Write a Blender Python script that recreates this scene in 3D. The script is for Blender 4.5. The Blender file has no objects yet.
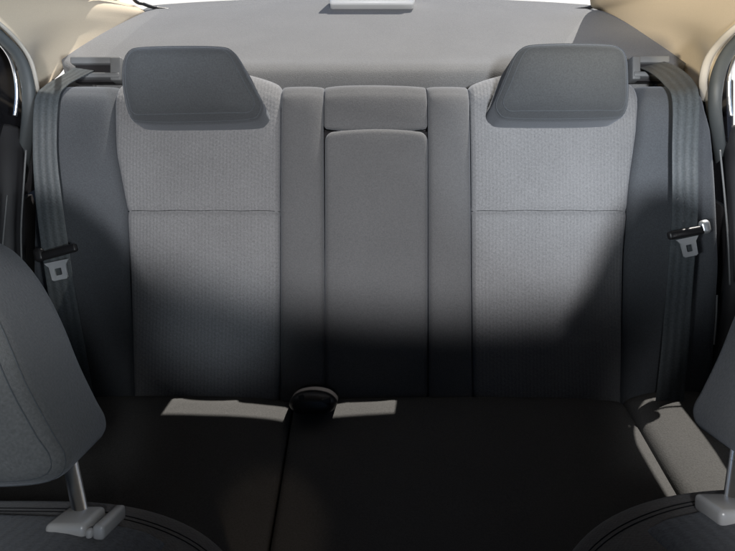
import bpy, bmesh, math, random
from mathutils import Vector, Matrix, noise
random.seed(4)
S = bpy.context.scene
COL = S.collection
PI = math.pi

# ------------------------------------------------------------------ frame
TH = math.radians(27.0)                       # rear backrest recline; its own axes: u right, v up the backrest, d rearward
CAM = Vector((0, 0, 1.10))
F = 577.0
UPV = Vector((0, math.sin(TH), math.cos(TH)))
FWD = Vector((0, math.cos(TH), -math.sin(TH)))
def W(u, v, d):
    return CAM + Vector((u, 0, 0)) + UPV * v + FWD * d
def at(px, py, d):                            # measured point of the photograph at a real distance
    return W((px - 367.5) / F * d, (275.5 - py) / F * d, d)
SUN_DIR = Vector((-0.205, -0.338, -0.540)).normalized()    # direction the sunlight travels

# ------------------------------------------------------------------ materials
MATS = {}
def nm(name):
    m = bpy.data.materials.new(name); m.use_nodes = True
    return m, m.node_tree.nodes, m.node_tree.links, m.node_tree.nodes['Principled BSDF']
def rgb(c): return (c[0], c[1], c[2], 1)
def math_node(N, L, op, a, b=None):
    n = N.new('ShaderNodeMath'); n.operation = op
    for i, x in enumerate((a, b)):
        if x is None: continue
        if isinstance(x, (int, float)): n.inputs[i].default_value = x
        else: L.new(x, n.inputs[i])
    return n.outputs[0]
def fabric(name, col, period=0.0014, bump=0.25, var=0.25, rough=0.95, sheen=0.15, rib=None, axis='Z', ribdepth=0.6, tint=None, thread=0.0, dash=0.45):
    """woven cloth: fine two-way thread pattern, soft blotches of wear, optional staggered ribs of the given period"""
    m, N, L, B = nm(name)
    tc = N.new('ShaderNodeTexCoord'); sep = N.new('ShaderNodeSeparateXYZ'); L.new(tc.outputs['Object'], sep.inputs[0])
    X = sep.outputs['X']; Z = sep.outputs[axis]
    noise = N.new('ShaderNodeTexNoise'); noise.inputs['Scale'].default_value = 420; noise.inputs['Detail'].default_value = 3
    L.new(tc.outputs['Object'], noise.inputs['Vector'])
    big = N.new('ShaderNodeTexNoise'); big.inputs['Scale'].default_value = 9; big.inputs['Detail'].default_value = 4
    L.new(tc.outputs['Object'], big.inputs['Vector'])
    tx = math_node(N, L, 'SINE', math_node(N, L, 'MULTIPLY', X, 2 * PI / period))
    tz = math_node(N, L, 'SINE', math_node(N, L, 'MULTIPLY', Z, 2 * PI / period))
    weave = math_node(N, L, 'MULTIPLY', tx, tz)
    h = math_node(N, L, 'ADD', math_node(N, L, 'MULTIPLY', weave, thread), math_node(N, L, 'MULTIPLY', noise.outputs['Fac'], 1.0))
    v = math_node(N, L, 'ADD', math_node(N, L, 'MULTIPLY', noise.outputs['Fac'], 0.75), math_node(N, L, 'MULTIPLY', big.outputs['Fac'], 0.25))
    if rib:
        wob = math_node(N, L, 'MULTIPLY', big.outputs['Fac'], rib * 0.8)
        xr = math_node(N, L, 'ADD', X, wob)
        q = math_node(N, L, 'DIVIDE', xr, rib)
        row = math_node(N, L, 'MULTIPLY', math_node(N, L, 'FLOOR', q), 0.37)
        r1 = math_node(N, L, 'SINE', math_node(N, L, 'MULTIPLY', q, 2 * PI))
        zz = math_node(N, L, 'ADD', math_node(N, L, 'DIVIDE', Z, rib * 1.15), row)
        r2 = math_node(N, L, 'SINE', math_node(N, L, 'MULTIPLY', zz, 2 * PI))
        rr = math_node(N, L, 'ADD', math_node(N, L, 'MULTIPLY', r1, 0.65), math_node(N, L, 'MULTIPLY', r2, dash))
        h = math_node(N, L, 'ADD', h, math_node(N, L, 'MULTIPLY', rr, ribdepth))
        v = math_node(N, L, 'ADD', v, math_node(N, L, 'MULTIPLY', rr, 0.10 * ribdepth))
    ramp = N.new('ShaderNodeValToRGB')
    ramp.color_ramp.elements[0].position = 0.2; ramp.color_ramp.elements[1].position = 0.85
    ramp.color_ramp.elements[0].color = rgb([c * (1 - var) for c in col])
    ramp.color_ramp.elements[1].color = rgb([c * (1 + var) for c in col])
    L.new(v, ramp.inputs[0]); L.new(ramp.outputs[0], B.inputs['Base Color'])
    bp = N.new('ShaderNodeBump'); bp.inputs['Strength'].default_value = bump; bp.inputs['Distance'].default_value = 0.0012
    L.new(h, bp.inputs['Height']); L.new(bp.outputs[0], B.inputs['Normal'])
    B.inputs['Roughness'].default_value = rough
    B.inputs['Specular IOR Level'].default_value = 0.15
    B.inputs['Sheen Weight'].default_value = sheen
    B.inputs['Sheen Roughness'].default_value = 0.5
    B.inputs['Sheen Tint'].default_value = rgb(tint or (0.8, 0.85, 0.95))
    return m
def plastic(name, col, rough=0.5, grain=300, bump=0.12, var=0.08, spec=0.4, metal=0.0):
    m, N, L, B = nm(name)
    tc = N.new('ShaderNodeTexCoord')
    n = N.new('ShaderNodeTexNoise'); n.inputs['Scale'].default_value = grain; n.inputs['Detail'].default_value = 3
    L.new(tc.outputs['Object'], n.inputs['Vector'])
    n2 = N.new('ShaderNodeTexNoise'); n2.inputs['Scale'].default_value = 14; n2.inputs['Detail'].default_value = 5
    L.new(tc.outputs['Object'], n2.inputs['Vector'])
    ramp = N.new('ShaderNodeValToRGB')
    ramp.color_ramp.elements[0].position = 0.3; ramp.color_ramp.elements[1].position = 0.7
    ramp.color_ramp.elements[0].color = rgb([c * (1 - var) for c in col]); ramp.color_ramp.elements[1].color = rgb([min(1, c * (1 + var)) for c in col])
    L.new(n2.outputs['Fac'], ramp.inputs[0]); L.new(ramp.outputs[0], B.inputs['Base Color'])
    bp = N.new('ShaderNodeBump'); bp.inputs['Strength'].default_value = bump; bp.inputs['Distance'].default_value = 0.001
    L.new(n.outputs['Fac'], bp.inputs['Height']); L.new(bp.outputs[0], B.inputs['Normal'])
    mr = N.new('ShaderNodeMapRange'); mr.inputs[3].default_value = rough * 0.85; mr.inputs[4].default_value = min(1, rough * 1.15)
    L.new(n2.outputs['Fac'], mr.inputs[0]); L.new(mr.outputs[0], B.inputs['Roughness'])
    B.inputs['Specular IOR Level'].default_value = spec
    B.inputs['Metallic'].default_value = metal
    return m
def belt_mat(name):
    m, N, L, B = nm(name)
    at_ = N.new('ShaderNodeUVMap'); sep = N.new('ShaderNodeSeparateXYZ'); L.new(at_.outputs[0], sep.inputs[0])
    s = sep.outputs['X']; t = sep.outputs['Y']
    bands = math_node(N, L, 'SINE', math_node(N, L, 'MULTIPLY', s, 2 * PI * 3.5))
    fine = math_node(N, L, 'SINE', math_node(N, L, 'MULTIPLY', math_node(N, L, 'ADD', t, math_node(N, L, 'MULTIPLY', s, 0.012)), 2 * PI / 0.0018))
    tc = N.new('ShaderNodeTexCoord'); n = N.new('ShaderNodeTexNoise'); n.inputs['Scale'].default_value = 300
    L.new(tc.outputs['Object'], n.inputs['Vector'])
    f = math_node(N, L, 'ADD', math_node(N, L, 'MULTIPLY', bands, 0.14), math_node(N, L, 'MULTIPLY', n.outputs['Fac'], 1.0))
    ramp = N.new('ShaderNodeValToRGB'); ramp.color_ramp.elements[0].position = 0.15; ramp.color_ramp.elements[1].position = 0.9
    ramp.color_ramp.elements[0].color = (0.028, 0.032, 0.035, 1); ramp.color_ramp.elements[1].color = (0.066, 0.076, 0.082, 1)
    L.new(f, ramp.inputs[0]); L.new(ramp.outputs[0], B.inputs['Base Color'])
    h = math_node(N, L, 'ADD', math_node(N, L, 'MULTIPLY', bands, 0.6), math_node(N, L, 'MULTIPLY', fine, 0.4))
    bp = N.new('ShaderNodeBump'); bp.inputs['Strength'].default_value = 0.35; bp.inputs['Distance'].default_value = 0.0006
    L.new(h, bp.inputs['Height']); L.new(bp.outputs[0], B.inputs['Normal'])
    B.inputs['Roughness'].default_value = 0.42; B.inputs['Specular IOR Level'].default_value = 0.45
    return m
def glass(name, tint=(1, 1, 1), refl=0.06):
    m, N, L, B = nm(name); N.remove(B)
    out = [n for n in N if n.type == 'OUTPUT_MATERIAL'][0]
    t = N.new('ShaderNodeBsdfTransparent'); t.inputs[0].default_value = rgb(tint)
    g = N.new('ShaderNodeBsdfGlossy'); g.inputs['Roughness'].default_value = 0.02
    mix = N.new('ShaderNodeMixShader'); mix.inputs[0].default_value = refl
    L.new(t.outputs[0], mix.inputs[1]); L.new(g.outputs[0], mix.inputs[2]); L.new(mix.outputs[0], out.inputs[0])
    return m

M_WOVEN  = fabric('woven_panel_cloth', (0.150, 0.150, 0.153), rib=0.0068, bump=0.38, var=0.36, ribdepth=0.6)
M_PLAIN  = fabric('plain_side_cloth', (0.056, 0.060, 0.066), bump=0.35, var=0.3)
M_CENTRE = fabric('centre_cloth', (0.096, 0.096, 0.098), bump=0.35, var=0.28)
M_HEAD   = fabric('headrest_cloth', (0.047, 0.050, 0.053), bump=0.4, var=0.3)
M_CUSH   = fabric('cushion_cloth', (0.072, 0.071, 0.070), bump=0.4, var=0.3, axis='Y', sheen=0.0)
M_FRONT  = fabric('front_seat_cloth', (0.105, 0.094, 0.085), period=0.0034, thread=0.12, bump=0.4, var=0.32, axis='Y')
M_FRIB   = fabric('front_seat_ribbed_cloth', (0.100, 0.102, 0.108), rib=0.0085, bump=0.6, var=0.36, axis='Y', ribdepth=0.9, dash=0.12)
M_THREAD = plastic('seam_thread', (0.018, 0.018, 0.020), rough=0.9, spec=0.1)
M_HEADF  = fabric('front_headrest_cloth', (0.085, 0.087, 0.088), period=0.0034, thread=0.10, bump=0.4, var=0.3)
M_PIPE   = fabric('headrest_piping', (0.050, 0.055, 0.060), bump=0.3, var=0.2)
M_SHELF  = fabric('shelf_carpet', (0.122, 0.122, 0.122), period=0.002, bump=0.7, var=0.3)
M_TAN    = fabric('pillar_cloth', (0.45, 0.38, 0.285), period=0.0016, bump=0.15, var=0.07, sheen=0.05)
M_ROOF   = fabric('headliner_cloth', (0.42, 0.38, 0.32), period=0.0016, bump=0.15, var=0.08)
M_BLACK  = plastic('black_plastic', (0.016, 0.015, 0.016), rough=0.38)
M_DARK   = plastic('door_plastic', (0.022, 0.020, 0.021), rough=0.62)
M_JAMB   = plastic('jamb_plastic', (0.020, 0.020, 0.022), rough=0.55)
M_RUBBER = plastic('seal_rubber', (0.040, 0.045, 0.047), rough=0.5, spec=0.5)
M_BEZEL  = plastic('bezel_plastic', (0.115, 0.118, 0.120), rough=0.5)
M_WHITE  = plastic('white_paint', (0.78, 0.78, 0.77), rough=0.3, bump=0.02, var=0.02)
M_CREAM  = plastic('cream_edge', (0.28, 0.26, 0.23), rough=0.5, bump=0.05, var=0.03)
M_CHROME = plastic('chrome', (0.80, 0.82, 0.85), rough=0.28, bump=0.03, metal=1.0, var=0.04)
M_STEEL  = plastic('stamped_steel', (0.72, 0.73, 0.74), rough=0.34, bump=0.08, metal=0.75, var=0.06)
M_GUIDE  = plastic('guide_plastic', (0.42, 0.41, 0.40), rough=0.26, bump=0.05, spec=0.6)
M_LAMP   = plastic('lamp_plastic', (0.72, 0.73, 0.73), rough=0.35, bump=0.03, var=0.03)
M_FLOOR  = fabric('floor_carpet', (0.020, 0.019, 0.019), period=0.003, bump=0.8, var=0.3)
M_BELT   = belt_mat('belt_webbing')
M_GLASS  = glass('window_glass')
M_TINT   = plastic('opaque_dark_glass', (0.012, 0.012, 0.014), rough=0.06, bump=0.0, spec=0.6)  # made opaque to keep the sun out beside the door opening
M_GROUND = plastic('pale_concrete', (0.46, 0.45, 0.43), rough=0.9, grain=40, bump=0.3, var=0.18)

# ------------------------------------------------------------------ helpers
def thing(name, label, cat, loc, group=None):
    o = bpy.data.objects.new(name, None); COL.objects.link(o)
    o.location = loc; o.empty_display_size = 0.1
    o['label'] = label; o['category'] = cat
    if group: o['group'] = group
    return o
def wloc(p):
    v = Vector((0, 0, 0))
    while p is not None: v += p.location; p = p.parent
    return v
def obj(name, vf, mat, parent=None, smooth=True, label=None, kind=None, cat=None, loc=None, uv=None, auto=None):
    verts, faces = vf
    off = wloc(parent) if parent else (Vector(loc) if loc is not None else Vector((0, 0, 0)))
    me = bpy.data.meshes.new(name)
    me.from_pydata([tuple(Vector(v) - off) for v in verts], [], faces)
    me.materials.append(mat)
    bm = bmesh.new(); bm.from_mesh(me)
    bmesh.ops.recalc_face_normals(bm, faces=bm.faces)
    bm.to_mesh(me); bm.free()
    if uv:
        lay = me.uv_layers.new(name='UVMap')
        for lp in me.loops: lay.data[lp.index].uv = uv[lp.vertex_index]
    me.polygons.foreach_set('use_smooth', [smooth] * len(me.polygons))
    if smooth and auto: me.set_sharp_from_angle(angle=math.radians(auto))
    o = bpy.data.objects.new(name, me); COL.objects.link(o)
    if parent: o.parent = parent
    else: o.location = off
    if label: o['label'] = label
    if kind: o['kind'] = kind
    if cat: o['category'] = cat
    return o
def join(*parts):
    V, Fc = [], []
    for v, f in parts:
        k = len(V); V += list(v); Fc += [tuple(i + k for i in q) for q in f]
    return V, Fc
def spline(pts, n=8, closed=False):
    """Catmull-Rom through points of any dimension"""
    P = [tuple(p) for p in pts]; m = len(P); out = []
    rng = range(m) if closed else range(m - 1)
    for i in rng:
        if closed: a, b, c, d = P[(i - 1) % m], P[i], P[(i + 1) % m], P[(i + 2) % m]
        else: a, b, c, d = P[max(0, i - 1)], P[i], P[i + 1], P[min(m - 1, i + 2)]
        for k in range(n):
            t = k / n
            out.append(tuple(0.5 * (2 * b[j] + (c[j] - a[j]) * t + (2 * a[j] - 5 * b[j] + 4 * c[j] - d[j]) * t * t + (3 * b[j] - a[j] - 3 * c[j] + d[j]) * t ** 3) for j in range(len(b))))
    if not closed: out.append(P[-1])
    return out
def lerp_tab(tab, x):
    if x <= tab[0][0]: return tab[0][1]
    for (a, va), (b, vb) in zip(tab, tab[1:]):
        if x <= b: return va + (vb - va) * (x - a) / (b - a)
    return tab[-1][1]
def tube(pts, r, n=8, flat=1.0):
    P = [Vector(p) for p in pts]; V = []; Fc = []
    up = Vector((0.13, 0.37, 0.92))
    for i, p in enumerate(P):
        t = (P[min(i + 1, len(P) - 1)] - P[max(i - 1, 0)]).normalized()
        a = t.cross(up)
        if a.length < 1e-4: a = t.cross(Vector((1, 0, 0)))
        a.normalize(); b = t.cross(a).normalized()
        for k in range(n):
            w = 2 * PI * k / n
            V.append(p + a * math.cos(w) * r + b * math.sin(w) * r * flat)
    for i in range(len(P) - 1):
        for k in range(n):
            Fc.append((i * n + k, i * n + (k + 1) % n, (i + 1) * n + (k + 1) % n, (i + 1) * n + k))
    Fc.append(tuple(range(n))); Fc.append(tuple((len(P) - 1) * n + k for k in range(n)))
    return V, Fc
def box(size, center, rot=None, bev=0.004, seg=3):
    bm = bmesh.new(); bmesh.ops.create_cube(bm, size=1)
    bmesh.ops.scale(bm, vec=size, verts=bm.verts)
    if bev: bmesh.ops.bevel(bm, geom=list(bm.edges), offset=bev, segments=seg, affect='EDGES', profile=0.5)
    R = rot.to_4x4() if rot is not None else Matrix.Identity(4)
    V = [R @ v.co + Vector(center) for v in bm.verts]
    bm.verts.index_update()
    Fc = [tuple(v.index for v in f.verts) for f in bm.faces]
    bm.free(); return V, Fc
R_SEAT = Matrix((( 1, 0, 0), (0, FWD.y, UPV.y), (0, FWD.z, UPV.z)))     # local x=u, y=d, z=v
def grid_solid(top, thick_dir):
    """closed shell from a grid of points and a function giving the back point of each"""
    n, m = len(top), len(top[0]); V = []; Fc = []
    for row in top: V += row
    for i, row in enumerate(top): V += [thick_dir(i, j, p) for j, p in enumerate(row)]
    o = n * m
    for i in range(n - 1):
        for j in range(m - 1):
            a, b, c, d = i * m + j, i * m + j + 1, (i + 1) * m + j + 1, (i + 1) * m + j
            Fc.append((a, b, c, d)); Fc.append((o + d, o + c, o + b, o + a))
    for i in range(n - 1):
        for j in (0, m - 1):
            a, d = i * m + j, (i + 1) * m + j; Fc.append((a, d, o + d, o + a))
    for j in range(m - 1):
        for i in (0, n - 1):
            a, b = i * m + j, i * m + j + 1; Fc.append((a, b, o + b, o + a))
    return V, Fc
def ss(nx):
    return [0.5 - 0.5 * math.cos(PI * k / nx) for k in range(nx + 1)]
def sweep(profile, left, right, puff=0.012, r=0.012, nx=28, thick=0.04, dv=None, dh=None, soft=0.0, sag=0.0012):
    """upholstery panel: a (v,d) profile swept between two side lines u=left(v,f), u=right(v,f); puffed, with rolled edges"""
    P = profile; n = len(P); rows = []; norms = []
    for i, (v, d) in enumerate(P):
        a, b = P[max(0, i - 1)], P[min(n - 1, i + 1)]
        tv, td = b[0] - a[0], b[1] - a[1]; l = math.hypot(tv, td); tv /= l; td /= l
        nv, nd = -td, tv; f = i / (n - 1)
        ul, ur = left(v, f), right(v, f); wd = ur - ul; row = []
        for s in ss(nx):
            e = min(s, 1 - s) * wd
            q = max(0, min(1, (f - soft) / 0.25)) if soft else 1
            h = puff * (1 - abs(2 * s - 1) ** 3) * q
            if e < r: h -= (r - math.sqrt(max(0, r * r - (r - e) ** 2))) * (0.25 + 0.75 * q)
            if dh: h += dh(s, f, v)
            if sag: h += sag * (noise.noise(Vector((ul + wd * s, v, d)) * 9) + 0.5 * noise.noise(Vector((ul + wd * s, v * 0.6, d * 0.6)) * 27)) * min(1, e / 0.02)
            v2 = v + (dv(s, f) if dv else 0)
            row.append(W(ul + wd * s, v2 + nv * h, d + nd * h))
        rows.append(row); norms.append(UPV * nv + FWD * nd)
    return grid_solid(rows, lambda i, j, p: p - norms[i] * thick)
def smooth_ring(P, f=0.25, it=1):
    n = len(P)
    for _ in range(it):
        P = [tuple(P[i][c] * (1 - 2 * f) + (P[i - 1][c] + P[(i + 1) % n][c]) * f for c in (0, 1)) for i in range(n)]
    return P
def inset(out, k):
    """pull a star-shaped outline inwards by about k, along the lines to its middle so that corners never fold"""
    n = len(out); cx = sum(p[0] for p in out) / n; cy = sum(p[1] for p in out) / n; res = []
    if abs(k) < 1e-6: return list(out)
    for i in range(n):
        a, b, p = out[i - 1], out[(i + 1) % n], out[i]
        tx, ty = b[0] - a[0], b[1] - a[1]; l = math.hypot(tx, ty) or 1
        rx, ry = p[0] - cx, p[1] - cy; rl = math.hypot(rx, ry) or 1
        c = abs(rx * ty - ry * tx) / l / rl
        q = max(0.0, 1 - k / max(0.5, c) / rl)
        res.append((cx + rx * q, cy + ry * q))
    return smooth_ring(res, 0.25, 1 + int(k / 0.002)) if k > 0.001 else res
def resample(P, step):
    """even spacing round a closed outline"""
    L = [0]
    for a, b in zip(P, P[1:] + P[:1]): L.append(L[-1] + math.hypot(b[0] - a[0], b[1] - a[1]))
    n = max(24, int(L[-1] / step)); out = []; j = 0; Q = P + P[:1]
    for i in range(n):
        x = L[-1] * i / n
        while L[j + 1] < x: j += 1
        t = (x - L[j]) / ((L[j + 1] - L[j]) or 1)
        out.append((Q[j][0] + (Q[j + 1][0] - Q[j][0]) * t, Q[j][1] + (Q[j + 1][1] - Q[j][1]) * t))
    return out
def pillow(outline, df, db, r, rb=None, puff=0.0, back_scale=1.0, c=None, T=W, n=6, dfun=None, trace=None):
    """closed cushion: counter-clockwise (u,v) outline, front at depth df, back at db, rounded front and back edges"""
    rb = rb or r
    cu = sum(p[0] for p in outline) / len(outline); cv = sum(p[1] for p in outline) / len(outline)
    if c: cu, cv = c
    rings = []
    for k in range(n + 1):
        a = PI / 2 * (1 - k / n); rings.append((rb * (1 - math.cos(a)), db - rb + rb * math.sin(a)))
    for k in range(n + 1):
        a = PI / 2 * k / n; rings.append((r * (1 - math.cos(a)), df + r - r * math.sin(a)))
    V = []; Fc = []; m = len(outline)
    us = [p[0] for p in outline]; vs = [p[1] for p in outline]
    mu, hu, mv, hv = (min(us) + max(us)) / 2, (max(us) - min(us)) / 2, (min(vs) + max(vs)) / 2, (max(vs) - min(vs)) / 2
    def crown(u, v):
        return (1 - min(1, abs(u - mu) / hu) ** 2.5) * (1 - min(1, abs(v - mv) / hv) ** 2.5)
    def put(pts, d, extra=0):
        t = (d - df) / (db - df); sc = 1 + (back_scale - 1) * max(0, t)
        for (u, v) in pts:
            uu = cu + (u - cu) * sc; vv = cv + (v - cv) * sc
            dd = d - puff * crown(uu, vv) * max(0, 1 - 2 * t) + (dfun(uu, vv) if dfun else 0)
            V.append(T(uu, vv, dd))
    if not c: cu, cv = sum(p[0] for p in outline) / m, sum(p[1] for p in outline) / m
    last = inset(outline, rb)
    bcaps = [0.05, 0.5]
    if trace:                                     # lines on the finished surface, for seams
        for k, d in trace['at']:
            put(inset(outline, k), d); trace.setdefault('out', []).append(V[:]); V.clear()
    for kk in bcaps: put([(cu + (p[0] - cu) * kk, cv + (p[1] - cv) * kk) for p in last], db)
    for k, d in rings: put(inset(outline, k), d)
    fr = inset(outline, r)
    for q_, kk in enumerate((0.94, 0.86, 0.76, 0.63, 0.48, 0.32, 0.16, 0.03)):
        put(smooth_ring([(cu + (p[0] - cu) * kk, cv + (p[1] - cv) * kk) for p in fr], 0.25, 6 * q_ + 4), df)
    R = len(V) // m
    for i in range(R - 1):
        for j in range(m):
            Fc.append((i * m + j, i * m + (j + 1) % m, (i + 1) * m + (j + 1) % m, (i + 1) * m + j))
    Fc.append(tuple(range(m))[::-1]); Fc.append(tuple((R - 1) * m + j for j in range(m)))
    return V, Fc
def ribbon(lrail, rrail, thick=0.0014, sub=8, nw=8):
    """flat webbing between two rails of points; returns mesh and uv (across 0..1, metres along)"""
    A = [Vector(p) for p in spline(lrail, sub)]; B = [Vector(p) for p in spline(rrail, sub)]
    rows = []; nr = []; uv = []; L_ = 0
    for i in range(len(A)):
        t = (A[min(i + 1, len(A) - 1)] + B[min(i + 1, len(A) - 1)] - A[max(i - 1, 0)] - B[max(i - 1, 0)]).normalized()
        w = (B[i] - A[i]).normalized(); n = t.cross(w).normalized(); nr.append(n)
        if i: L_ += ((A[i] + B[i]) / 2 - (A[i - 1] + B[i - 1]) / 2).length
        rows.append([A[i].lerp(B[i], k / nw) for k in range(nw + 1)])
        uv += [(k / nw, L_) for k in range(nw + 1)]
    return grid_solid(rows, lambda i, j, p: p + nr[i] * thick), uv + uv

# ------------------------------------------------------------------ REAR SEAT
DB = 1.13
def side(tab):                                  # side line of a panel from measured (row, column) pairs on the backrest plane
    t = sorted(((275.5 - py) / F * DB, (px - 367.5) / F * DB) for py, px in tab)
    return lambda v, f: lerp_tab(t, v)
PROF = spline([(0.30, 1.262), (0.362, 1.245), (0.384, 1.205), (0.380, 1.168), (0.360, 1.147), (0.325, 1.137), (0.2, 1.130), (0.0, 1.128), (-0.15, 1.122), (-0.24, 1.118), (-0.30, 1.118)], 8)
rear = thing('rear_seat', 'grey cloth rear bench seat with two headrests and folded centre armrest', 'car seat', W(0.0166, -0.26, 1.13))
gap = 0.0012
def hump(s, f):                                 # the backrest rises behind each headrest
    return 0.030 * max(0, 1 - (f / 0.42) ** 2) * math.sin(PI * min(1, max(0, s))) ** 0.7 if f < 0.42 else 0
L_OUT = side([(60, 40), (95, 37), (260, 40), (400, 46)])
L_IN = side([(60, 110), (90, 111), (150, 114), (210, 126), (390, 135)])
L_PAN = side([(60, 279.5), (400, 280)])
C_L = side([(60, 323), (400, 326)]); C_R = side([(60, 428), (400, 428)])
R_PAN = side([(60, 471), (400, 472.5)])
R_IN = side([(60, 645), (90, 643), (130, 639), (180, 631), (250, 625), (390, 620)])
R_OUT = side([(60, 703), (85, 706), (130, 712), (260, 712), (400, 700)])
def crease(v0, w=0.006, dep=0.005):
    return lambda s, f, v: -dep * math.exp(-((v - v0) / w) ** 2) if f > 0.4 else 0
VS = (275.5 - 211) / F * DB
def fine(profile, v0):                           # extra rows round a crease
    out = []
    for a, b in zip(profile, profile[1:]):
        out.append(a)
        if min(a[0], b[0]) - 0.004 < v0 < max(a[0], b[0]) + 0.004:
            for k in range(1, 8): out.append((a[0] + (b[0] - a[0]) * k / 8, a[1] + (b[1] - a[1]) * k / 8))
    out.append(profile[-1]); return out
PF = fine(PROF, VS)
def shift(fn, k): return lambda v, f: fn(v, f) + k
def wing(sgn):                                   # outer bolsters curl forward at the door side
    def g(s, f, v):
        e = (1 - s) if sgn < 0 else s
        q = max(0, min(1, (f - 0.5) / 0.2)); return 0.030 * e ** 3 * q
    return g
obj('side_bolster', sweep(PROF, L_OUT, shift(L_IN, -gap), 0.010, 0.014, dh=wing(-1), soft=0.25), M_PLAIN, rear)
obj('side_bolster', sweep(PROF, shift(R_IN, gap), R_OUT, 0.010, 0.014, dh=wing(1), soft=0.25), M_PLAIN, rear)
lp = obj('seat_back_panel', sweep(PF, shift(L_IN, gap), shift(L_PAN, -gap), 0.012, 0.010, 40, dv=hump, dh=crease(VS)), M_WOVEN, rear)
rp = obj('seat_back_panel', sweep(PF, shift(R_PAN, gap), shift(R_IN, -gap), 0.012, 0.010, 40, dv=hump, dh=crease(VS)), M_WOVEN, rear)
for par, l, r_ in ((lp, L_IN, L_PAN), (rp, R_PAN, R_IN)):
    a, b = l(VS, 0), r_(VS, 0)
    obj('seam', tube([W(a + (b - a) * s, VS + 0.0006 * math.sin(s * 23), 1.1295 - 0.012 * (1 - abs(2 * s - 1) ** 3) + 0.004 + (0.006 if s in (0, 1) else 0)) for s in [k / 24 for k in range(25)]], 0.0006, 6), M_THREAD, par)
obj('centre_pillar', sweep(PROF, shift(L_PAN, gap), shift(C_L, -gap), 0.010, 0.008, soft=0.25), M_CENTRE, rear)
obj('centre_pillar', sweep(PROF, shift(C_R, gap), shift(R_PAN, -gap), 0.010, 0.008, soft=0.25), M_CENTRE, rear)
VA = (275.5 - 128) / F * DB
i_cut = [i for i, p in enumerate(PROF) if p[0] < VA and i > 20][0]
obj('centre_band', sweep(PROF[:i_cut] + [(VA + 0.004, PROF[i_cut][1]), (VA + 0.001, PROF[i_cut][1] + 0.012)], shift(C_L, 0.0005), shift(C_R, -0.0005), 0.008, 0.005, soft=0.4), M_CENTRE, rear)
obj('armrest_recess', box((0.215, 0.02, 0.46), W(0.0166, 0.06, 1.168), R_SEAT, 0.003), M_BLACK, rear)
def rrect(x0, x1, y0, y1, r, crown=0.0, n=8):
    pts = []
    for cx, cy, a0 in ((x1 - r, y1 - r, 0), (x0 + r, y1 - r, 90), (x0 + r, y0 + r, 180), (x1 - r, y0 + r, 270)):
        for k in range(n + 1):
            a = math.radians(a0 + 90 * k / n); pts.append((cx + r * math.cos(a), cy + r * math.sin(a)))
    res = []
    for i, p in enumerate(pts):                   # subdivide the straight runs
        q = pts[(i + 1) % len(pts)]; res.append(p)
        L = math.hypot(q[0] - p[0], q[1] - p[1]); k = int(L / 0.02)
        for j in range(1, k): res.append((p[0] + (q[0] - p[0]) * j / k, p[1] + (q[1] - p[1]) * j / k))
    cx = (x0 + x1) / 2; hw = (x1 - x0) / 2
    return [(x, y + (crown * (1 - ((x - cx) / hw) ** 2) if y > (y0 + y1) / 2 else 0)) for x, y in res]
def pxu(px, d=DB): return (px - 367.5) / F * d
def pyv(py, d=DB): return (275.5 - py) / F * d
arm = rrect(pxu(325), pxu(427.6), -0.285, pyv(133), 0.016, 0.008)
obj('armrest', pillow(arm, 1.120, 1.162, 0.011, puff=0.012), M_CENTRE, rear)
obj('back_board', box((1.33, 0.02, 0.66), W(0.015, 0.045, 1.20), R_SEAT, 0.004), M_BLACK, rear)

# headrests
def headrest(pts, df, db, parent, mat=M_HEAD, r=0.016, rb=0.02, puff=0.010, bs=1.0, c=None, pipe=0.0013, n=6, dfun=None):
    out = resample(spline(pts, n, closed=True), 0.003)
    tr = {'at': [(r * 0.45, df + r * 0.165), (r * 0.10, df + r * 0.56)]}
    o = obj('headrest', pillow(out, df, db, r, rb, puff, bs, c, dfun=dfun, trace=tr), mat, parent)
    for P in tr['out']:
        obj('seam', tube(P[::2] + [P[0]], pipe, 6), M_PIPE, o)
    return o
def pts_at(px, d): return [((x - 367.5) / F * d, (275.5 - y) / F * d) for x, y in px]
HL = [(125, 98), (123, 82), (124, 64), (129, 53), (140, 48), (188, 46.5), (222, 47.5), (233, 51), (241, 61), (249, 77), (258, 94), (263, 104), (261, 115), (249, 122), (190, 124.5), (140, 123.5), (130, 116)]
HR = [(494, 105), (499, 92), (507, 72), (513, 58), (520, 49), (532, 45.5), (567, 44), (606, 45), (619, 49), (625, 58), (627, 80), (627.5, 100), (625, 112), (615, 119.5), (560, 121.5), (508, 120.5), (497, 115)]
def lean(u, v): return 0.078 * max(0, min(1, (0.40 - v) / 0.14)) ** 1.7     # the foot sits back against the backrest
def pts_lean(px):                                # outline measured on the leaning face
    out = []
    for x, y in px:
        d = 1.02
        for _ in range(4): d = 1.02 + lean(0, (275.5 - y) / F * d)
        out.append(((x - 367.5) / F * d, (275.5 - y) / F * d))
    return out
headrest(pts_lean(HL)[::-1], 1.00, 1.14, rear, r=0.026, rb=0.035, puff=0.014, dfun=lean)
headrest(pts_lean(HR)[::-1], 1.00, 1.14, rear, r=0.026, rb=0.035, puff=0.014, dfun=lean)

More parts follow.
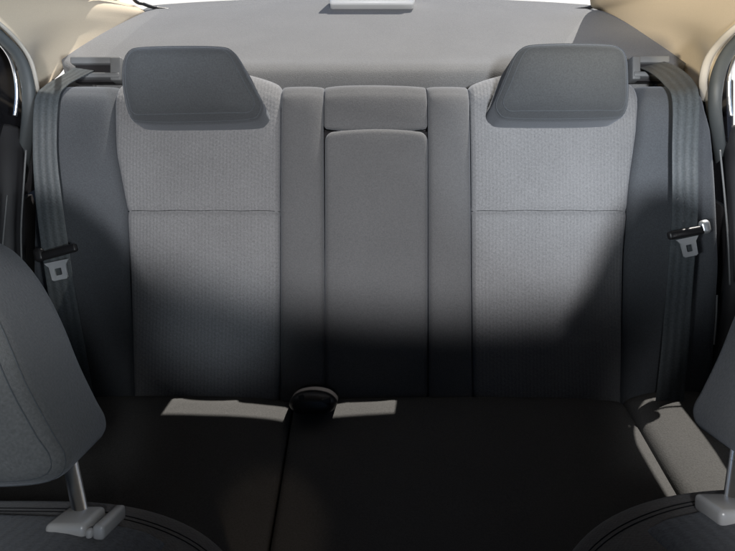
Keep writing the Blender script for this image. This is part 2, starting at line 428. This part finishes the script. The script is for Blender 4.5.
# cushion
CP = spline([(-0.30, 1.135), (-0.268, 1.128), (-0.246, 1.112), (-0.243, 1.085), (-0.262, 1.045), (-0.325, 0.93), (-0.40, 0.79), (-0.455, 0.69), (-0.49, 0.645), (-0.54, 0.625), (-0.64, 0.64)], 8)
def cu_(x): return lambda v, f: x
cush = obj('seat_cushion', sweep(CP, cu_(-0.139), cu_(0.486), 0.010, 0.010, 40, 0.09), M_CUSH, rear)
obj('cushion_bolster', sweep(CP, cu_(-0.645), cu_(-0.142), 0.012, 0.010, 32, 0.09), M_CUSH, rear)
obj('cushion_bolster', sweep(CP, cu_(0.489), cu_(0.665), 0.014, 0.014, 24, 0.09, dh=lambda s, f, v: 0.012 * s), M_CUSH, rear)

# ------------------------------------------------------------------ SEAT BELTS
def seat_belt(lr, rr, k, label, bar, plate, tilt, side_bar):
    t = thing('seat_belt', label, 'seat belt', at(*lr[k]), 'rear seat belts')
    vf, uv = ribbon([at(*p) for p in lr], [at(*p) for p in rr])
    obj('webbing', vf, M_BELT, t, uv=uv, auto=40)
    (x0, y0), (x1, y1), d = bar
    a = at(x0, y0, d); b = at(x1, y1, d)
    c = (a + b) / 2; ax = (b - a).normalized(); ay = -FWD; az = ax.cross(-ay).normalized()
    Rm = Matrix((ax, FWD, az)).transposed()
    ln = (b - a).length
    g = obj('tongue_grip', join(box((ln, 0.013, 0.016), c, Rm, 0.005, 4)), M_BLACK, t)
    e = a if side_bar < 0 else b
    obj('grip_cap', box((0.019, 0.016, 0.026), e + az * 0.004, Rm, 0.0075, 5), M_STEEL if side_bar > 0 else M_BLACK, t)
    # stamped plate with a square latch hole
    (px, py, pw, ph) = plate
    pc = at(px, py, d)
    R2 = Rm @ Matrix.Rotation(tilt, 3, 'Y')
    w, h = pw / F * d / 2, ph / F * d / 2
    outer = [(-w * 1.25, h), (w * 1.25, h), (w * 0.86, h * 0.5), (w * 0.80, -h * 0.85), (w * 0.62, -h), (-w * 0.62, -h), (-w * 0.80, -h * 0.85), (-w * 0.86, h * 0.5)]
    inner = [(-w * 0.33, h * 0.25), (w * 0.33, h * 0.25), (w * 0.34, h * 0.1), (w * 0.34, -h * 0.42), (w * 0.28, -h * 0.5), (-w * 0.28, -h * 0.5), (-w * 0.34, -h * 0.42), (-w * 0.34, h * 0.1)]
    V = []; Fc = []
    for dd in (-0.0015, 0.0015):
        for ring in (outer, inner):
            V += [pc + R2 @ Vector((x, dd, z)) for x, z in ring]
    for i in range(8):
        j = (i + 1) % 8
        Fc += [(i, j, 8 + j, 8 + i), (16 + i, 24 + i, 24 + j, 16 + j), (i, 16 + i, 16 + j, j), (8 + i, 8 + j, 24 + j, 24 + i)]
    obj('tongue_plate', (V, Fc), M_STEEL, t, smooth=False)
    return t
LL = [(74, 68, 1.215), (60, 77, 1.18), (44, 87, 1.135), (35, 101, 1.098), (33, 150, 1.085), (36, 200, 1.080), (42, 250, 1.075), (48, 290, 1.072), (57, 340, 1.068), (68, 405, 1.06)]
LR = [(94, 71, 1.215), (82, 77, 1.175), (67, 86, 1.135), (59, 100, 1.105), (57, 150, 1.095), (62, 200, 1.089), (69, 250, 1.083), (75, 290, 1.080), (84, 340, 1.076), (95, 405, 1.068)]
seat_belt(LL, LR, 6, 'seat belt with a black tongue, beside the left rear headrest', ((40, 257), (77, 247), 1.068), (58.5, 270.5, 20, 19), 0.05, -1)
RL = [(640, 68, 1.215), (652, 74, 1.18), (664, 85, 1.14), (672, 100, 1.105), (672, 150, 1.095), (672, 200, 1.089), (670, 240, 1.083), (666, 290, 1.080), (661, 350, 1.076), (655, 405, 1.068)]
RR = [(664, 62, 1.215), (680, 69, 1.18), (693, 81, 1.14), (699, 98, 1.10), (698, 150, 1.085), (698, 200, 1.080), (696, 240, 1.075), (692, 290, 1.072), (688, 350, 1.068), (683, 405, 1.06)]
seat_belt(RL, RR, 6, 'seat belt with a silver ended tongue, beside the right rear headrest', ((668, 236), (705, 229), 1.068), (689, 247, 18, 19), -0.02, 1)

# buckle lying on the cushion
bk = thing('belt_buckle', 'black belt buckle lying at the foot of the backrest below the armrest', 'buckle', at(314, 410, 1.07))
bo = resample(spline(pts_at([(290, 404), (292, 397), (300, 391.5), (314, 389.5), (328, 392), (336, 398), (337, 404), (330, 411), (314, 413.5), (297, 411)], 1.05), 5, True), 0.003)[::-1]
obj('buckle_body', pillow(bo, 1.025, 1.11, 0.016, 0.010, 0.006), M_BLACK, bk)
obj('release_button', box((0.030, 0.012, 0.013), at(323, 402, 1.026), R_SEAT @ Matrix.Rotation(-0.25, 3, 'Y'), 0.004), M_JAMB, bk, auto=40)
obj('latch_slot', box((0.010, 0.006, 0.020), at(302, 400, 1.024), R_SEAT @ Matrix.Rotation(-0.25, 3, 'Y'), 0.002), M_DARK, bk, auto=40)

# ------------------------------------------------------------------ PARCEL SHELF
sh = thing('parcel_shelf', 'grey carpeted parcel shelf between backrest and rear window', 'shelf', W(0.0166, 0.46, 1.30))
SHP = spline([(0.34, 1.262), (0.428, 1.265), (0.464, 1.280), (0.500, 1.322), (0.556, 1.388), (0.65, 1.50), (0.735, 1.605), (0.80, 1.69), (0.835, 1.735)], 6)
rows = []
for i, (v, d) in enumerate(SHP):
    f = i / (len(SHP) - 1); hw = lerp_tab([(1.2, 0.66), (1.27, 0.675), (1.30, 0.706), (1.36, 0.735), (1.6, 0.67), (1.75, 0.64)], d)
    row = []
    for k in range(41):
        s = -1 + 2 * k / 40
        back = -0.055 * abs(s) ** 2.6 * max(0, (d - 1.45) / 0.28)          # rear edge bows back in the middle
        dd = d + back; vv = v + back * 0.86
        row.append(W(0.0166 + hw * s, vv, dd))
    rows.append(row)
obj('shelf_panel', grid_solid(rows, lambda i, j, p: p - Vector((0, 0, 0.025))), M_SHELF, sh)
def slot(px0, px1, py0, py1, d):
    c = at((px0 + px1) / 2, (py0 + py1) / 2, d); w = (px1 - px0) / F * d; h = (py1 - py0) / F * d
    e = 0.40 * h
    g = obj('belt_guide', join(box((w, 0.03, h * 0.30), c + UPV * h * 0.40 + FWD * 0.006, R_SEAT, 0.003),
                               box((w, 0.03, h * 0.22), c - UPV * h * 0.28, R_SEAT, 0.003),
                               box((w * 0.22, 0.03, h), c + Vector((w * 0.42 * (1 if px0 < 300 else -1), 0, 0)) + FWD * 0.002, R_SEAT, 0.003)), M_BEZEL, sh, auto=40)
    obj('slot', box((w * 0.9, 0.02, h * 0.96), c + FWD * 0.012, R_SEAT, 0.002), M_BLACK, g)
slot(72, 122, 59, 82, 1.225); slot(631, 668, 58, 81, 1.225)
bl = thing('brake_lamp', 'pale boxy high brake lamp standing at the back of the shelf', 'lamp', at(372, 11, 1.60))
obj('housing', box((0.236, 0.09, 0.075), at(372, -2, 1.64), R_SEAT, 0.008), M_LAMP, bl, auto=40)
obj('lens', box((0.20, 0.01, 0.030), at(372, -6, 1.592), R_SEAT, 0.003), M_LAMP, bl, auto=40)

# ------------------------------------------------------------------ PILLARS, ROOF, REAR WINDOW
def pillar(A, B, edge, label):
    t = thing('pillar_trim', label, 'trim panel', at(*A[0]))
    a = [Vector(p) for p in spline([at(*p) for p in A], 6)]; b = [Vector(p) for p in spline([at(*p) for p in B], 6)]
    rows = []
    sx = -1 if A[0][0] < 300 else 1
    for p, q in zip(a, b):
        out = Vector((sx, 0.25, 0.45)).normalized()
        rows.append([p.lerp(q, k / 20) + out * 0.035 * math.sin(PI * k / 20) for k in range(21)])
    obj('trim_face', grid_solid(rows, lambda i, j, p: p + Vector((sx * 0.03, 0.012, 0.012))), M_TAN, t)
    obj('trim_edge', tube(spline([at(*p) for p in edge], 6), 0.0050 if sx < 0 else 0.0075, 10, 0.6), M_CREAM, t)
    obj('lower_trim', box((0.17, 0.03, 0.90), W(sx * 0.695 + 0.0166, -0.022, 1.268), R_SEAT, 0.005), M_JAMB, t, auto=40)
    return t
PA = [(46, 118, 1.26), (46, 90, 1.23), (60, 74, 1.285), (73, 59, 1.35), (104, 37, 1.46), (132, 20, 1.56), (146, 11, 1.62), (118, -1, 1.56), (108, -60, 1.36), (128, -128, 1.19), (128, -160, 1.16)]
PB = [(38, 125, 1.24), (37, 100, 1.15), (36, 84, 1.115), (31, 62, 1.09), (20, 44, 1.06), (0, 24, 1.01), (-40, -8, 0.95), (-110, -60, 0.88), (-190, -120, 0.80), (-230, -170, 0.77)]
pillar(PA, PB, PB[1:], 'pale sunlit cloth trim of the left rear roof pillar')
def mir(P, dx=0): return [(751 - x + dx, y, d) for x, y, d in P]
PA2 = [(698, 118, 1.26), (695, 90, 1.23), (684, 74, 1.285), (670, 59, 1.35), (641, 37, 1.46), (618, 21, 1.56), (600, 11, 1.63), (590, 0, 1.58), (602, -60, 1.38), (605, -128, 1.19), (605, -160, 1.16)]
PB2 = [(708, 125, 1.24), (705, 100, 1.15), (703, 82, 1.115), (707, 62, 1.09), (717, 46, 1.06), (735, 28, 1.01), (775, -4, 0.95), (845, -56, 0.88), (925, -116, 0.80), (965, -166, 0.77)]
pillar(PA2, PB2, PB2[1:], 'tan shaded cloth trim of the right rear roof pillar')

roof_y1 = 1.385
rows = []
for i in range(13):
    y = -0.42 + (roof_y1 + 0.42) * i / 12
    row = []
    for k in range(25):
        s = -1 + 2 * k / 24
        hw = 0.66 if y < 0.9 else 0.66 - 0.05 * (y - 0.9) / 0.6
        z = 1.335 - 0.075 * abs(s) ** 3 - 0.03 * max(0, (y - 0.6)) ** 1.5 - 0.05 * max(0, (-y)) ** 1.5
        row.append(Vector((0.0166 + hw * s * 1.12, y, z)))
    rows.append(row)
obj('roof', grid_solid(rows, lambda i, j, p: p + Vector((0, 0, 0.03))), M_ROOF, kind='structure')

rw = thing('rear_window', 'rear window glass with dark sealing strip above the parcel shelf', 'window', at(372, 0, 1.75))
bot = spline([W(0.0166 - 0.60, 0.715, 1.62), W(0.0166 - 0.35, 0.785, 1.70), W(0.0166, 0.81, 1.73), W(0.0166 + 0.35, 0.785, 1.70), W(0.0166 + 0.60, 0.715, 1.62)], 6)
top = [Vector((0.0166 - 0.46 + 0.92 * k / (len(bot) - 1), roof_y1 - 0.01, 1.295)) for k in range(len(bot))]
rows = [[Vector(b).lerp(t_, k / 8) + Vector((0, 0.06, 0.06)) * math.sin(PI * k / 8) * 0.6 for b, t_ in zip(bot, top)] for k in range(9)]
obj('pane', grid_solid(rows, lambda i, j, p: p + Vector((0, 0.003, 0.003))), M_GLASS, rw)
def seal_side(sx):
    return spline([(0.0166 + sx * 0.46, roof_y1 - 0.01, 1.295), tuple(at(372 + sx * 262, -60, 1.36)), tuple(at(372 + sx * 240, -4, 1.565)), tuple(at(372 + sx * 228, 4, 1.61)), tuple(at(372 + sx * 215, 8, 1.645))], 8)
obj('seal', tube([Vector(p) for p in seal_side(-1)] + [Vector(b) + Vector((0, 0, 0.004)) for b in bot[3:-3]] + [Vector(p) for p in seal_side(1)[::-1]], 0.005, 8), M_BLACK, rw)

# ------------------------------------------------------------------ DOORS
def prism_x(poly, x0, x1):
    """polygon in (y,z) between two x"""
    n = len(poly); V = [Vector((x0, y, z)) for y, z in poly] + [Vector((x1, y, z)) for y, z in poly]
    Fc = [tuple(range(n))[::-1], tuple(range(n, 2 * n))] + [(i, (i + 1) % n, n + (i + 1) % n, n + i) for i in range(n)]
    return V, Fc
# opening in the right rear door, shaped to cast the sun patch on the cushion
XD = 0.712
def back_to(px, py, s_v, s_d, x=XD):
    p = at(px, py, s_d); k = (x - p.x) / (-SUN_DIR.x); q = p - SUN_DIR * k
    return (q.y, q.z)
corner = []
for px, py in ((617, 414), (636, 398), (662, 396), (674, 422), (708, 470), (726, 500), (726, 530), (648, 530)):
    t_ = (275.5 - py) / F            # meet the cushion surface v=-0.243-0.5497*(1.085-d)
    d_ = (-0.243 - 0.5497 * 1.085) / (t_ - 0.5497)
    corner.append(back_to(px, py, 0, d_))
def door(sx, label, opening=None):
    t = thing('car_door', label, 'car door', (sx * 0.72, 0.5, 0.25))
    X0, X1 = sx * 0.712, sx * 0.76
    low = [(-0.6, 0.05), (1.12, 0.05), (1.20, 0.45), (1.17, 0.697), (-0.6, 0.697)]
    obj('door_panel', prism_x(low, X0, X1), M_DARK, t, smooth=False)
    # armrest and pocket on the inside
    obj('door_armrest', box((0.06, 0.62, 0.07), (sx * 0.685, 0.42, 0.56), None, 0.02, 4), M_DARK, t)
    ys = [p[0] for p in opening]; zs = [p[1] for p in opening]
    # opaque dark sheet that blocks the sun around the opening: ring between an outer polygon and the opening
    cy, cz = sum(ys) / len(ys), sum(zs) / len(zs)
    outer = [(1.31, 0.70), (1.29, 1.07), (1.17, 1.215), (0.95, 1.25), (0.4, 1.27), (-0.35, 1.25), (-0.6, 1.12), (-0.6, 0.70)]
    me_o = outer; hole = opening
    bm = bmesh.new()
    vo = [bm.verts.new((X0 + sx * 0.006, y, z)) for y, z in me_o]; vh = [bm.verts.new((X0 + sx * 0.006, y, z)) for y, z in hole]
    eds = [bm.edges.new((vo[i], vo[(i + 1) % len(vo)])) for i in range(len(vo))] + [bm.edges.new((vh[i], vh[(i + 1) % len(vh)])) for i in range(len(vh))]
    bmesh.ops.triangle_fill(bm, use_beauty=True, use_dissolve=False, edges=eds)
    r_ = bmesh.ops.extrude_face_region(bm, geom=list(bm.faces))
    for g in r_['geom']:
        if isinstance(g, bmesh.types.BMVert): g.co.x += sx * 0.008
    bm.verts.index_update()
    vf = ([v.co.copy() for v in bm.verts], [tuple(v.index for v in f.verts) for f in bm.faces]); bm.free()
    obj('side_glass', vf, M_TINT, t, smooth=False)
    obj('corner_pane', prism_x(hole, X0 + sx * 0.008, X0 + sx * 0.011), M_GLASS, t, smooth=False)
    return t
d_left = door(-1, 'dark left rear door with its window edge showing beside the pillar', [(1.03, 0.86), (1.12, 0.86), (1.16, 0.92), (1.13, 1.04), (1.06, 1.06), (1.02, 0.95)])
d_right = door(1, 'dark right rear door behind the silver ended belt tongue', corner)

def strips(sx, path_seal, path_line, path_frame, par, jamb):
    obj('weatherstrip', tube(spline([at(*p) for p in path_seal], 8), 0.0125, 12, 0.75), M_RUBBER, par)
    obj('bright_trim', tube(spline([at(*p) for p in path_line], 8), 0.0038, 8), M_CHROME, par)
    for p in path_frame:
        obj('frame_edge', tube(spline([at(*q) for q in p], 8), 0.0018, 6), M_BEZEL, par)
    obj('door_jamb', tube(spline([at(*q) for q in jamb], 8), 0.030, 12, 0.8), M_JAMB, par)
strips(-1, [(-60, -12, 0.93), (-28, 12, 0.98), (0, 36, 1.03), (18, 56, 1.07), (27, 80, 1.10), (29, 110, 1.125), (25, 150, 1.17), (20, 185, 1.22)],
       [(-40, 12, 0.99), (-8, 36, 1.04), (8, 54, 1.075), (15, 74, 1.10), (17, 95, 1.11), (15, 116, 1.115)],
       [[(26, 150, 1.09), (24, 180, 1.085), (21, 230, 1.075), (22, 275, 1.07)], [(7, 195, 1.06), (3, 240, 1.05), (-2, 300, 1.04)]], d_left,
       [(6, 130, 1.16), (8, 170, 1.14), (8, 230, 1.13), (12, 300, 1.12), (24, 400, 1.08)])
strips(1, [(800, -8, 0.93), (770, 14, 0.98), (743, 36, 1.03), (726, 56, 1.07), (717, 80, 1.10), (715, 110, 1.125), (720, 150, 1.17), (726, 185, 1.22)],
       [(780, 14, 0.99), (752, 36, 1.04), (737, 54, 1.075), (730, 74, 1.10), (729, 95, 1.11), (731, 116, 1.115)],
       [[(720, 150, 1.09), (724, 190, 1.085), (728, 240, 1.075), (730, 285, 1.07)], [(717, 295, 1.09), (716, 320, 1.085), (714, 345, 1.08)]], d_right,
       [(742, 130, 1.16), (741, 170, 1.14), (741, 230, 1.13), (737, 300, 1.12), (724, 400, 1.08)])

# ------------------------------------------------------------------ FRONT SEATS
def front_seat(cu, vt, label, sgn):
    """sgn = +1 when the aisle side is to the right of the seat"""
    t = thing('front_seat', label, 'car seat', W(cu, -0.75, 0.46), 'front seats')
    half = [(0, 0), (0.08, 0.0), (0.14, -0.002), (0.19, -0.013), (0.230, -0.034), (0.258, -0.068), (0.272, -0.12), (0.278, -0.25), (0.28, -0.42), (0.27, -0.56), (0.2, -0.60)]
    outl = half + [(-u, v) for u, v in half[::-1][:-1]]
    out = [(cu + u, vt + v) for u, v in spline(outl, 5, True)][::-1]
    b = obj('backrest', pillow(out, 0.345, 0.515, 0.05, 0.035, 0.015), M_FRONT, t)
    ins = inset(out, 0.016); P = [W(u, v, 0.363) for u, v in ins]
    for k, dd in ((0.004, 0.470), (0.003, 0.464)):
        P = [W(u, v, dd) for u, v in inset(out, -0.0002)]
        obj('seam', tube(P + [P[0]], 0.0005, 6), M_THREAD, b)
    # ribbed centre insert, lying over the top
    pr = spline([(vt - 0.10, 0.326), (vt - 0.05, 0.337), (vt - 0.022, 0.346), (vt - 0.0035, 0.365), (vt + 0.0035, 0.39), (vt + 0.005, 0.42), (vt + 0.0045, 0.446), (vt - 0.004, 0.456)][::-1], 6)
    drop = [(0.08, 0), (0.14, 0.002), (0.19, 0.0135), (0.230, 0.035)]
    obj('insert', sweep(pr, lambda v, f: cu - 0.205, lambda v, f: cu + 0.205, 0.0006, 0.003, 48, 0.008, dv=lambda s_, f: -lerp_tab(drop, abs(-0.205 + 0.41 * s_)), sag=0), M_FRIB, t)
    # headrest
    hp = [(0, 0.045), (0.03, 0.038), (0.055, 0.014), (0.073, -0.014), (0.088, -0.045), (0.104, -0.085), (0.122, -0.122), (0.132, -0.142), (0.128, -0.158), (0.105, -0.166), (0.05, -0.168)]
    hp = hp + [(0, -0.168)] + [(-u, v) for u, v in hp[1:][::-1]]
    pts = [(cu + u, vt + 0.192 + v) for u, v in hp][::-1]
    headrest(pts, 0.435, 0.56, t, M_HEADF, 0.020, 0.030, 0.012, 0.88, (cu, vt + 0.192 - 0.09), 0.0006)
    for k in (-1, 1):
        base = W(cu + k * 0.146, vt - 0.004, 0.440); topp = W(cu + k * 0.110, vt + 0.050, 0.4825)
        obj('headrest_post', tube([base, base.lerp(topp, 0.5), topp], 0.0058, 14), M_CHROME, t, auto=50)
        gc = W(cu + k * 0.146 , vt + 0.002, 0.437)
        g = obj('post_guide', join(box((0.030, 0.036, 0.014), gc + Vector((-0.0045 * 1, 0, 0)), R_SEAT, 0.004, 3)), M_GUIDE, t, auto=45)
        obj('release_button', join(box((0.009, 0.040, 0.012), gc + Vector((0.0195, 0, 0)) + FWD * 0.003, R_SEAT, 0.003, 3), box((0.005, 0.006, 0.007), gc + Vector((0.0135, 0, 0)) - FWD * 0.016, R_SEAT, 0.002, 2)), M_GUIDE, g, auto=45)
    return t
front_seat(-0.362, -0.190, 'front seat at lower left, its headrest the larger in view', 1)
front_seat(0.422, -0.180, 'front seat at lower right, its headrest mostly cut off', -1)

# ------------------------------------------------------------------ shell of the car and ground
obj('car_floor', box((1.5, 2.6, 0.04), (0, 0.2, 0.10), None, 0.005), M_FLOOR, kind='structure')
dash_pr = [(-1.15, 0.15), (-1.15, 0.86), (-0.95, 0.885), (-0.62, 0.875), (-0.56, 0.84), (-0.58, 0.55), (-0.75, 0.35), (-0.80, 0.15)]
obj('dashboard', prism_x(dash_pr, -0.70, 0.70), M_BLACK, smooth=False, kind='structure')
obj('ground', ([Vector((-60, -60, 0)), Vector((60, -60, 0)), Vector((60, 120, 0)), Vector((-60, 120, 0))], [(0, 1, 2, 3)]), M_GROUND, smooth=False, kind='structure')
bt = thing('boot_lid', 'white boot lid seen through the bottom of the rear window', 'boot lid', (0.0166, 2.0, 0.95))
rows = [[Vector((0.0166 + 0.66 * s * (1 - 0.03 * k), 1.80 + 0.09 * k, 1.0 + 0.012 * math.sin(k) - 0.004 * k - 0.05 * abs(s) ** 3)) for s in [-1 + j / 8 for j in range(17)]] for k in range(6)]
obj('lid_panel', grid_solid(rows, lambda i, j, p: p - Vector((0, 0, 0.03))), M_WHITE, bt)

# ------------------------------------------------------------------ LIGHT
wd = bpy.data.worlds.new('World'); S.world = wd; wd.use_nodes = True
N = wd.node_tree.nodes; L = wd.node_tree.links
sky = N.new('ShaderNodeTexSky'); sky.sky_type = 'NISHITA'; sky.sun_disc = False
to_sun = -SUN_DIR
sky.sun_elevation = math.asin(to_sun.z)
sky.sun_rotation = math.atan2(to_sun.x, to_sun.y)
L.new(sky.outputs[0], N['Background'].inputs[0]); N['Background'].inputs[1].default_value = 0.05
def lamp(name, typ, loc, direction, energy, color=(1, 1, 1), **kw):
    l = bpy.data.lights.new(name, typ); l.energy = energy; l.color = color
    for k, v in kw.items(): setattr(l, k, v)
    o = bpy.data.objects.new(name, l); COL.objects.link(o); o.location = loc
    o.rotation_euler = Vector(direction).to_track_quat('-Z', 'Y').to_euler()
    return o
lamp('sun', 'SUN', (1.5, 3, 5), SUN_DIR, 3.8, (1, 0.95, 0.87), angle=math.radians(0.5))
def spot(name, loc, target, hw, hh, energy, color, blend, size=0.05):
    """elliptical pool: half width hw and half height hh metres at the target"""
    loc = Vector(loc); target = Vector(target); D = (target - loc).length
    o = lamp(name, 'SPOT', loc, target - loc, energy, color, spot_size=2 * math.atan(hw / D), spot_blend=blend, shadow_soft_size=size)
    o.scale = (1, hh / hw, 1)
    return o
spot('added_backrest_spot', W(0.12, -0.16, -0.80), W(0.14, 0.312, 1.13), 0.95, 0.425, 86, (0.98, 0.98, 1.0), 0.28, 0.06)  # added spot standing in for windscreen daylight; cone edge makes the shadow line
spot('added_backrest_spot', W(0.16, -0.16, -0.80), W(0.40, 0.25, 1.13), 0.34, 0.32, 66, (0.82, 0.91, 1.0), 1.0, 0.05)  # extra bluish spot added to brighten the right panel
spot('added_backrest_spot', W(0.30, -0.16, -0.80), W(-0.29, -0.08, 1.13), 0.165, 0.15, 20, (0.80, 0.90, 1.0), 1.0, 0.05)  # extra spot added for the lit pool low on the left panel
for sx, e, c in ((-1, 95, (0.80, 0.89, 1.0)), (1, 118, (1.0, 0.87, 0.64))):      # added spots inside the car, brightening each pillar from the opposite side
    spot('added_side_spot', (-sx * 0.50, -0.30, 1.10), (sx * 0.70, 1.25, 1.10), 0.42, 0.26, e, c, 1.0, 0.08)
for sx in (-1, 1):                             # added fill spots aimed between the front seats at each bolster
    spot('added_side_spot', (-sx * 0.50, -0.30, 1.10), W(sx * 0.62, 0.16, 1.10), 0.22, 0.26, 24, (0.88, 0.95, 1.0), 0.8, 0.10)
spot('added_seat_spot', W(0.02, 0.03, -0.22), W(-0.375, -0.13, 0.45), 0.18, 0.20, 7, (0.92, 0.97, 1.0), 0.7, 0.06)  # added fill spot behind the camera for the left front seat and headrest
spot('added_seat_spot', W(0.02, 0.03, -0.22), W(0.43, -0.15, 0.45), 0.19, 0.17, 13, (0.95, 0.97, 1.0), 0.7, 0.06)  # its counterpart, added to brighten the right front seat
spot('added_cushion_spot', W(0.30, 0.05, -0.75), (-0.145, 0.60, 0.38), 0.085, 0.075, 6, (1.0, 0.80, 0.60), 0.4, 0.02)  # added warm spot that makes the brown lit patch on the cushion

# ------------------------------------------------------------------ CAMERA, RENDER
cam = bpy.data.cameras.new('camera'); co = bpy.data.objects.new('camera', cam); COL.objects.link(co)
co.location = CAM
co.rotation_euler = (math.radians(90) - TH, 0, 0)
cam.sensor_width = 36; cam.lens = 36 * F / 735.0
cam.clip_start = 0.02; cam.clip_end = 500
S.camera = co
S.render.engine = 'CYCLES'
S.cycles.use_denoising = True
S.cycles.max_bounces = 8; S.cycles.diffuse_bounces = 5; S.cycles.transparent_max_bounces = 12
S.cycles.sample_clamp_indirect = 4
S.view_settings.view_transform = 'Standard'; S.view_settings.look = 'None'
S.view_settings.exposure = 1.2; S.view_settings.gamma = 1
